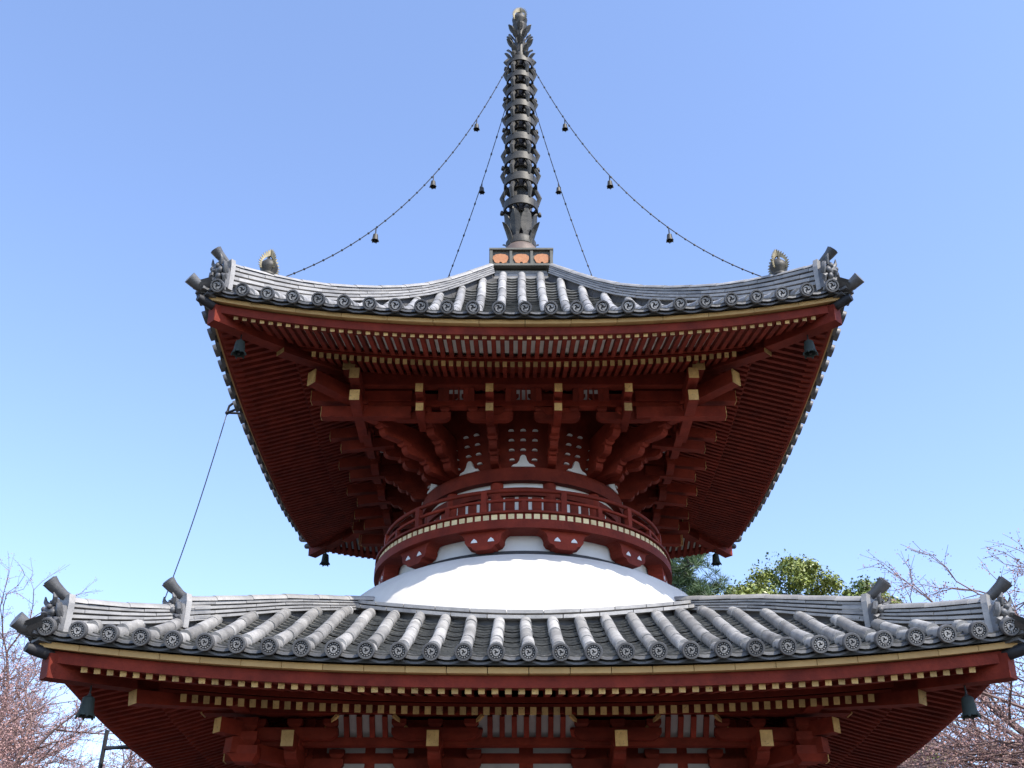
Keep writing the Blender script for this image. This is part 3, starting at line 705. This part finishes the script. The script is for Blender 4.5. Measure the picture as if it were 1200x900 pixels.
# nine rings
ys = [243, 215, 191, 168, 147, 129, 111, 94, 76]        # ring mid rows, bottom to top
for i, y in enumerate(ys):
    z = pz(y) - .035; rr = .200 - .0045*i; hh = .112 - .004*i
    b = MB(); b.ring(rr - .022, rr, z - hh/2, z + hh/2, 32); b.ring(.05, .085, z - hh/2 - .02, z + hh/2 + .02, 16)
    for k in range(8): a = R(22.5 + 45*k); b.beam((.07*math.cos(a), .07*math.sin(a), z), (rr*.95*math.cos(a), rr*.95*math.sin(a), z), .016, .03)
    ro = b.build('spire_ring', M_BRONZE, spire, 40)
    znext = pz(ys[i+1]) - .035 if i < 8 else z + .16
    gp = znext - z
    for k in range(6):                                   # openwork lobes between rings
        a = R(60*k) ; b = MB(); ca, sa = math.cos(a), math.sin(a); q = rr - .012
        b.tube([(q*ca, q*sa, z + hh/2 - .01), ((q + .028)*ca, (q + .028)*sa, z + gp*.45), (q*.93*ca, q*.93*sa, z + gp*.75), (q*.62*ca, q*.62*sa, z + gp - .02)], [.022, .030, .028, .012], 6)
        b.build('ring_strut', M_BRONZE, ro)
        b = MB(); b.tube([((q-.05)*ca, (q-.05)*sa, z + hh/2), ((q-.055)*ca, (q-.055)*sa, z + gp*.4), ((q - .10)*ca, (q - .10)*sa, z + gp*.62)], [.03, .024, .008], 6); b.build('ring_scroll', M_BRONZE, ro)
    for k in range(2 if i % 2 == 0 else 0):              # little bells at the ring's edge
        a = R(180*k + 4); b = MB(); b.lathe([(.006, .035), (.014, .03), (.02, .005), (.022, -.02), (.001, -.018)], 10, T((rr + .016)*math.cos(a), (rr + .016)*math.sin(a), z - hh/2 - .012)); b.build('ring_bell', M_BRONZE, ro, True)
# water-flame leaves in tiers, dragon wheel and jewel
def spoon(b, r0, z0, out, hgt, wd, A):
    n = 8; vs = []; Mz = Matrix.Rotation(A, 4, 'Z')
    for i in range(n):
        t = i/(n-1); ww = (.016 if t < .4 else wd*math.sqrt(max(.02, 1 - ((t - .72)/.30)**2)) if t < 1.01 else .01); rr = r0 + out*t**1.3; z = z0 + hgt*t
        for x, yo in ((-ww/2, 0), (0, .014), (ww/2, 0), (ww/2, -.012), (0, .002), (-ww/2, -.012)): vs.append((x, -rr - yo, z))
    fs = [(i*6 + j, i*6 + (j+1) % 6, i*6 + 6 + (j+1) % 6, i*6 + 6 + j) for i in range(n-1) for j in range(6)]
    fs.append(tuple((n-1)*6 + j for j in range(6))); b.add(vs, fs, Mz)
for (y, r0, hgt, out, off) in ((72, .07, .19, .115, 30), (61, .065, .18, .12, 0), (51, .06, .17, .10, 30), (44, .06, .19, .10, 0)):
    for i in range(6): b = MB(); spoon(b, r0, pz(y) - .05, out, hgt, .075, R(off + 60*i)); b.build('crown_leaf', M_BRONZE, spire)
b = MB(); b.lathe([(.05, pz(72)), (.075, pz(66)), (.05, pz(58)), (.07, pz(50)), (.05, pz(44)), (.075, pz(36)), (.095, pz(31)), (.05, pz(28))], 20); b.build('crown_stem', M_BRONZE, spire, 40)
def flame_jewel(name, c, r, parent, spikes=16):
    b = MB(); x, y, z = c
    b.lathe([(r*.9, -r*1.35), (r*.95, -r*1.15), (r*.6, -r*1.0), (r*.62, -r*.82), (r*.92, -r*.35), (r, 0), (r*.85, r*.42), (r*.5, r*.8), (r*.12, r*1.15), (.001, r*1.25)], 18, T(x, y, z)); o = b.build(name, M_BRONZE, parent, True)
    for j in range(4):                                   # four flame blades with spiky edges
        b = MB(); A = R(45 + 90*j) ; Mz = T(x, y, z) @ Matrix.Rotation(A, 4, 'Z')
        pts_o = []; pts_i = []
        for i in range(21):
            t = i/20; a = R(-30 + 118*t); ro = r*(1.06 + .14*math.sin(math.pi*t)) * (1 + (.26 if i % 2 else 0)); ri = r*.97
            pts_o.append((ro*math.cos(a)*(1 - .2*t), ro*math.sin(a) + r*1.25*t**2.2)); pts_i.append((ri*math.cos(a), ri*math.sin(a) + r*.55*t**2.5))
        for i in range(20):
            (x0, z0_), (x1, z1_), (x2, z2_), (x3, z3_) = pts_i[i], pts_o[i], pts_o[i+1], pts_i[i+1]
            b.hexa([(x0, -.006, z0_), (x1, -.002, z1_), (x1, .002, z1_), (x0, .006, z0_), (x3, -.006, z3_), (x2, -.002, z2_), (x2, .002, z2_), (x3, .006, z3_)], 0, Mz)
        b.build('flame_blade', M_GILT, o)
    return o
flame_jewel('crown_jewel', (0, 0, pz(24)), .10, pagoda)
JA = 2.17
for k in range(4):
    p = RZ[k] @ Vector((-JA, -JA, up.z(JA, JA) + .335)); j = flame_jewel('ridge_jewel', tuple(p), .078, pagoda)

# ------------------------------------------------------------------ bell chains
def make_bell(size, m, wire):
    b = MB(); s = size
    b.lathe([(.001, 0), (.17*s, -.02*s), (.27*s, -.10*s), (.305*s, -.40*s), (.335*s, -.72*s), (.40*s, -.88*s), (.40*s, -.93*s), (.32*s, -.88*s), (.27*s, -.5*s), (.001, -.3*s)], 16)
    for k in range(6): a = R(60*k); b.beam((.37*s*math.cos(a), .37*s*math.sin(a), -.86*s), (.44*s*math.cos(a), .44*s*math.sin(a), -1.02*s), .16*s, .10*s, 0, .05*s, .05*s)
    h = MB(); h.tube([(0, 0, wire), (0, 0, -.03*s)], .006, 6); h.tube([(.06*s*math.cos(R(45*i)), 0, .03*s + .08*s*math.sin(R(45*i))) for i in range(8)] + [(.06*s, 0, .03*s)], .012*s + .003, 5)
    c = MB(); c.tube([(0, 0, -.3*s), (0, 0, -.85*s)], .008, 5); c.ball((0, 0, -.9*s), .09*s, 8)
    return [b.mesh('bell_body', m, 35), h.mesh('bell_hanger', M_IRON), c.mesh('bell_clapper', M_IRON)]
def place_bell(meshes, loc, label, group, rot=0):
    e = empty('wind_bell', loc); e.rotation_euler.z = rot; tag(e, label, 'bell', group)
    for me in meshes: link(me.name.split('.')[0], me, e)
    return e
small = make_bell(.085, M_BRONZE, .075)
top_z = {0: pz(86), 1: pz(86), 2: pz(104), 3: pz(104)}
for k in range(4):
    dv = RZ[k] @ Vector((-1, -1, 0)).normalized(); A = dv*.20 + Vector((0, 0, top_z[k])); Bp = dv*(JA*math.sqrt(2) - .09) + Vector((0, 0, up.z(JA, JA) + .25))
    sag = .64; n = 60
    def cp(t): p = A.lerp(Bp, t); p.z -= sag*4*t*(1 - t)*(1.0 - .25*t + .1); return p
    b = MB()
    for i in range(n):
        p, q = cp(i/n), cp((i + 1)/n)
        if i % 2: b.tube([p, q], .0055, 5)
        else: b.tube([p, p.lerp(q, .3), p.lerp(q, .5), p.lerp(q, .7), q], [.004, .005, .0125, .005, .004], 5)
    front = k in (0, 1)
    side_name = 'conductor cable side' if k in (0, 3) else 'green tree side'
    tag(b.build('bell_chain', M_IRON), ('thin black bell chain sagging from spire to front ridge jewel on the ' if front else 'steep bell chain dropping from spire behind the upper roof on the ') + side_name, 'chain', 'bell chains of the spire')
    for t, rank in zip((.185, .40, .645) if front else (.165, .36, .62), ('highest', 'middle', 'lowest')):
        p = cp(t); place_bell(small, (p.x, p.y, p.z + EYE - .078), '%s small bronze bell on the %s spire chain, %s' % (rank, 'sagging front' if front else 'steep rear', side_name), 'small bells on the spire chains', random.uniform(0, 2))
big = make_bell(.135, M_PATINA, .10)
for r, dd, nm in ((up, 2.28, 'upper'), (lo, 2.74, 'lower')):
    zt = (4.630 if r is up else 1.738) + r.up(dd)*.92 - .075 + (.05 if r is up else .04)
    for k in range(4):
        if r is lo and k in (2, 3): continue
        p = RZ[k] @ Vector((-dd, -dd, zt - .085))
        place_bell(big, (p.x, p.y, p.z + EYE), {('upper', 1): 'dark green bronze wind bell under a front corner of the upper eaves', ('upper', 0): 'dark bell hanging below a rear corner of the upper eaves', ('lower', 1): 'green patina wind bell under a corner of the lower eaves'}[(nm, 1 if k in (0, 1) else 0)] + (', conductor cable side' if k in (0, 3) else ', green tree side'), 'wind bells under the eave corners')

# ------------------------------------------------------------------ lightning conductor cable with its brackets
cab = empty('conductor_cable', (-3.25, -.95, 0)); tag(cab, 'thin grey conductor cable running down outside the eaves on iron brackets', 'cable')
def cpart(b, name, m): o = b.build(name, m, cab, 40); o.matrix_parent_inverse = Matrix.Translation((3.25, .95, 0)); return o
P1 = Vector((-2.72, -.90, 4.80)); P2 = Vector((-3.25, -.95, 1.86)); b = MB()
b.tube([P1.lerp(P2, t) + Vector((.05*math.sin(math.pi*t), 0, -.05*math.sin(math.pi*t))) for t in np.linspace(0, 1, 14)], .0055, 6); cpart(b, 'cable_run', M_CABLE)
b = MB(); b.tube([P2, (-3.25, -.95, -EYE)], .012, 6); cpart(b, 'cable_drop', M_IRON)
b = MB(); b.tube([P1, (-2.60, -.98, 4.80), (-2.46, -1.02, 4.80)], .012, 6); b.tube([P1, (-2.46, -.88, 4.80)], .012, 6); b.tube([P1, P1 + Vector((.01, 0, .07)), P1 + Vector((.07, 0, .13)), P1 + Vector((.18, 0, .155))], .012, 6); b.ball(P1, .02, 8); cpart(b, 'upper_bracket', M_IRON)
b = MB(); b.tube([P2 + Vector((0, 0, .08)), P2 + Vector((0, 0, -.22))], .018, 6); b.tube([P2 + Vector((0, 0, -.05)), (-2.92, -.85, 1.83)], .013, 6); b.tube([P2 + Vector((0, 0, -.06)), (-2.92, -1.05, 1.81)], .013, 6); cpart(b, 'eave_bracket', M_IRON)

# ------------------------------------------------------------------ trees
def quads(name, C, U, V, m, parent):     # leaf cards: arrays of centre and two half-axes
    n = len(C); v = np.empty((n, 4, 3)); v[:, 0] = C - U - V*.0; v[:, 1] = C - V; v[:, 2] = C + U; v[:, 3] = C + V
    me = bpy.data.meshes.new(name); me.vertices.add(4*n); me.vertices.foreach_set('co', v.reshape(-1)); me.loops.add(4*n); me.loops.foreach_set('vertex_index', np.arange(4*n, dtype=np.int32))
    me.polygons.add(n); me.polygons.foreach_set('loop_start', np.arange(0, 4*n, 4, dtype=np.int32)); me.materials.append(m); me.update(); me.validate()
    return link(name, me, parent)
def unit(n):
    a = rng.normal(size=(n, 3)); return a/np.linalg.norm(a, axis=1)[:, None]
def segs_mesh(name, segs, m, parent, n=4):
    P = np.array([s_[0] for s_ in segs]); Q = np.array([s_[1] for s_ in segs]); r0 = np.array([s_[2] for s_ in segs]); r1 = np.array([s_[3] for s_ in segs]); k = len(P)
    t = Q - P; t /= np.linalg.norm(t, axis=1)[:, None] + 1e-9
    a = np.cross(t, np.array([.3, .5, .81])); a /= np.linalg.norm(a, axis=1)[:, None] + 1e-9; c = np.cross(t, a); v = np.empty((k, 2, n, 3))
    for j in range(n):
        th = 2*math.pi*j/n; o = a*math.cos(th) + c*math.sin(th); v[:, 0, j] = P + o*r0[:, None]; v[:, 1, j] = Q + o*r1[:, None]
    idx = np.empty((k, n, 4), dtype=np.int32); base = np.arange(k)*2*n
    for j in range(n): j2 = (j+1) % n; idx[:, j] = np.stack([base + j, base + j2, base + n + j2, base + n + j], 1)
    me = bpy.data.meshes.new(name); me.vertices.add(k*2*n); me.vertices.foreach_set('co', v.reshape(-1)); me.loops.add(k*n*4); me.loops.foreach_set('vertex_index', idx.reshape(-1))
    me.polygons.add(k*n); me.polygons.foreach_set('loop_start', np.arange(0, k*n*4, 4, dtype=np.int32)); me.materials.append(m); me.update()
    return link(name, me, parent)
def cherry(loc, H, spread, label, seed, depth=8, bud=1.9):
    rn = random.Random(seed); root = empty('cherry_tree', loc); tag(root, label, 'tree', 'budding cherry trees around the pagoda')
    wood, twig, tips = [], [], []
    def grow(p, d, L, r, lev):
        k = 3 if lev < 4 else 2; q = p
        for i in range(k):
            d2 = (d + Vector((rn.gauss(0, .16), rn.gauss(0, .16), rn.gauss(0, .12) + .03))).normalized(); nq = q + d2*(L/k)
            (wood if lev < 4 else twig).append((tuple(q), tuple(nq), r*(1 - .3*i/k), r*(1 - .3*(i+1)/k)))
            if lev >= depth - 3:
                for _ in range(2): tips.append(tuple(q.lerp(nq, rn.random())))
            q, d = nq, d2
            if lev >= 2 and i < k - 1 and lev < depth and rn.random() < .95: branch(q, d, L*.62, r*.5, lev + 1)
        if lev < depth:
            for _ in range(5 if not lev else 2): branch(q, d, L*rn.uniform(.68, .86), r*(.66 if lev < 2 else .56), lev + 1, lev == 0)
    def branch(q, d, L, r, lev, wide=False):
        ax = d.orthogonal().normalized(); ax.rotate(Matrix.Rotation(rn.uniform(0, 6.283), 3, d)); ang = R(rn.uniform(38, 62)) if wide else R(rn.uniform(16, 52))
        nd = d.copy(); nd.rotate(Matrix.Rotation(ang, 3, ax)); nd.z = nd.z*.9 + (.04 if lev > 2 else .06); nd.x *= spread; nd.y *= spread
        grow(q, nd.normalized(), L, max(.0030, r), lev)
    grow(Vector((0, 0, -.05)), Vector((.05, 0, 1)), H*.23, H*.026, 0)
    segs_mesh('trunk', wood, M_BARK, root, 6); segs_mesh('twigs', twig, M_TWIG, root, 3)
    t = np.array(tips); n = int(len(t)*bud*1.5); t = t[rng.integers(0, len(t), n)] + rng.normal(scale=.03, size=(n, 3)); s_ = rng.uniform(.007, .015, n)[:, None]
    u = unit(n); v = np.cross(u, unit(n)); quads('buds', t, u*s_, v*s_, M_BUD, root)
    print('CHERRY', len(wood), len(twig), n, max(q_[1][2] for q_ in twig))
cherry((-8.3, 5.0, 0), 8.2, 1.15, 'pink budding cherry tree whose twigs rise beside the conductor cable', 11)
cherry((-9.6, 11.5, 0), 11.6, 1.15, 'farther bare cherry tree with reddish buds behind the cable side cherry', 12)
cherry((9.1, 5.0, 0), 10.7, 1.2, 'cherry tree with dark spreading boughs rising above the lower eaves', 21)
cherry((10.6, 14.0, 0), 11.2, 1.15, 'pale pink cherry tree low behind the lower eaves beneath the green trees', 23, 8, 2.2)

def broadleaf(loc, H, rad, label, seed, nclump=170, name='broadleaf_tree'):
    rn = np.random.default_rng(seed); root = empty(name, loc); tag(root, label, 'tree', 'evergreen trees behind the pagoda')
    segs = [((0, 0, -.05), (0, .1, H*.45), H*.028, H*.02)]; top = np.array((0, .1, H*.45)); C = []; Rr = []
    lobes = []
    for i in range(11):
        a = rn.uniform(0, 6.283); rr = rad*rn.uniform(.25, .8); z = H*rn.uniform(.50, .90) - rr*.25; lobes.append(np.array((rr*math.cos(a), rr*math.sin(a), z)))
    lobes.append(np.array((0, 0, H*.92))); lobes.append(np.array((-rad*.5, -rad*.4, H*.82))); lobes.append(np.array((rad*.55, -rad*.3, H*.80)))
    for l in lobes:
        mid = (top + l)/2 + rn.normal(scale=.2, size=3); segs += [(tuple(top), tuple(mid), H*.011, H*.007), (tuple(mid), tuple(l), H*.007, H*.003)]
        for _ in range(nclump//len(lobes)):
            u = rn.normal(size=3); u /= np.linalg.norm(u); u[2] = abs(u[2])*.9 - .25; c = l + u*rad*.40*rn.uniform(.75, 1.1); C.append(c); Rr.append(rad*rn.uniform(.07, .15))
    segs_mesh('trunk', segs, M_BARK, root, 8)
    C = np.array(C); Rr = np.array(Rr); K = 330; n = len(C)*K; i = np.repeat(np.arange(len(C)), K); u = unit(n); p = C[i] + u*(Rr[i]*rn.uniform(.3, 1.0, n))[:, None]*np.array((1, 1, .75))
    s_ = rn.uniform(.022, .052, n)[:, None]; nn = u*.6 + unit(n)*.6 + np.array((0, 0, .5)); nn /= np.linalg.norm(nn, axis=1)[:, None]; a = np.cross(nn, unit(n)); a /= np.linalg.norm(a, axis=1)[:, None]; c = np.cross(nn, a)
    quads('crown', p, a*s_*1.5, c*s_*.7, M_LEAF, root)
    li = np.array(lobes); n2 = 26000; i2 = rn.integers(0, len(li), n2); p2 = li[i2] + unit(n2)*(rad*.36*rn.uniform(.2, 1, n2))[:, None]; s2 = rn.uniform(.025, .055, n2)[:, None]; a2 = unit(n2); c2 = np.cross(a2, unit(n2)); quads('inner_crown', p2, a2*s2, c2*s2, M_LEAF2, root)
broadleaf((7.75, 20.0, 0), 13.2, 3.5, 'rounded yellow-green broadleaf tree rising behind the lower roof', 5, 400)
broadleaf((10.9, 22.5, 0), 13.9, 2.3, 'smaller green treetop behind the inner horn of the lower roof ridge', 6, 170)
def pine(loc, H, label):
    rn = np.random.default_rng(9); root = empty('pine_tree', loc); tag(root, label, 'tree', 'evergreen trees behind the pagoda')
    segs = [((0, 0, -.05), (.1, 0, H*.5), .2, .14), ((.1, 0, H*.5), (.0, 0, H), .14, .03)]; C = []
    for i in range(44):
        z = H*(.45 + .55*(i/43)); a = i*2.4 + rn.uniform(-.3, .3); L = (1.02 - (z/H - .45)*1.0)*H*.16; p = np.array((.05, 0, z)); e = p + np.array((math.cos(a)*L, math.sin(a)*L, L*.30)); segs.append((tuple(p), tuple(e), .04, .012))
        for t in np.linspace(.3, 1, 8):
            for _ in range(3): c = p + (e - p)*t + rn.normal(scale=.16, size=3); segs.append((tuple(p + (e - p)*t), tuple(c), .012, .006)); C.append(c)
    segs_mesh('trunk', segs, M_BARK, root, 5); C = np.array(C); K = 46; n = len(C)*K; i = np.repeat(np.arange(len(C)), K); u = unit(n) + np.array((0, 0, .55)); u /= np.linalg.norm(u, axis=1)[:, None]; L = rn.uniform(.09, .16, n)[:, None]
    p = C[i] + u*L; v = np.cross(u, unit(n)); v /= np.linalg.norm(v, axis=1)[:, None]; quads('crown', p, u*L, v*.008, M_NEEDLE, root)
pine((4.1, 17.5, 0), 12.5, 'dark green pine beside the balcony with needle tufts against the sky')
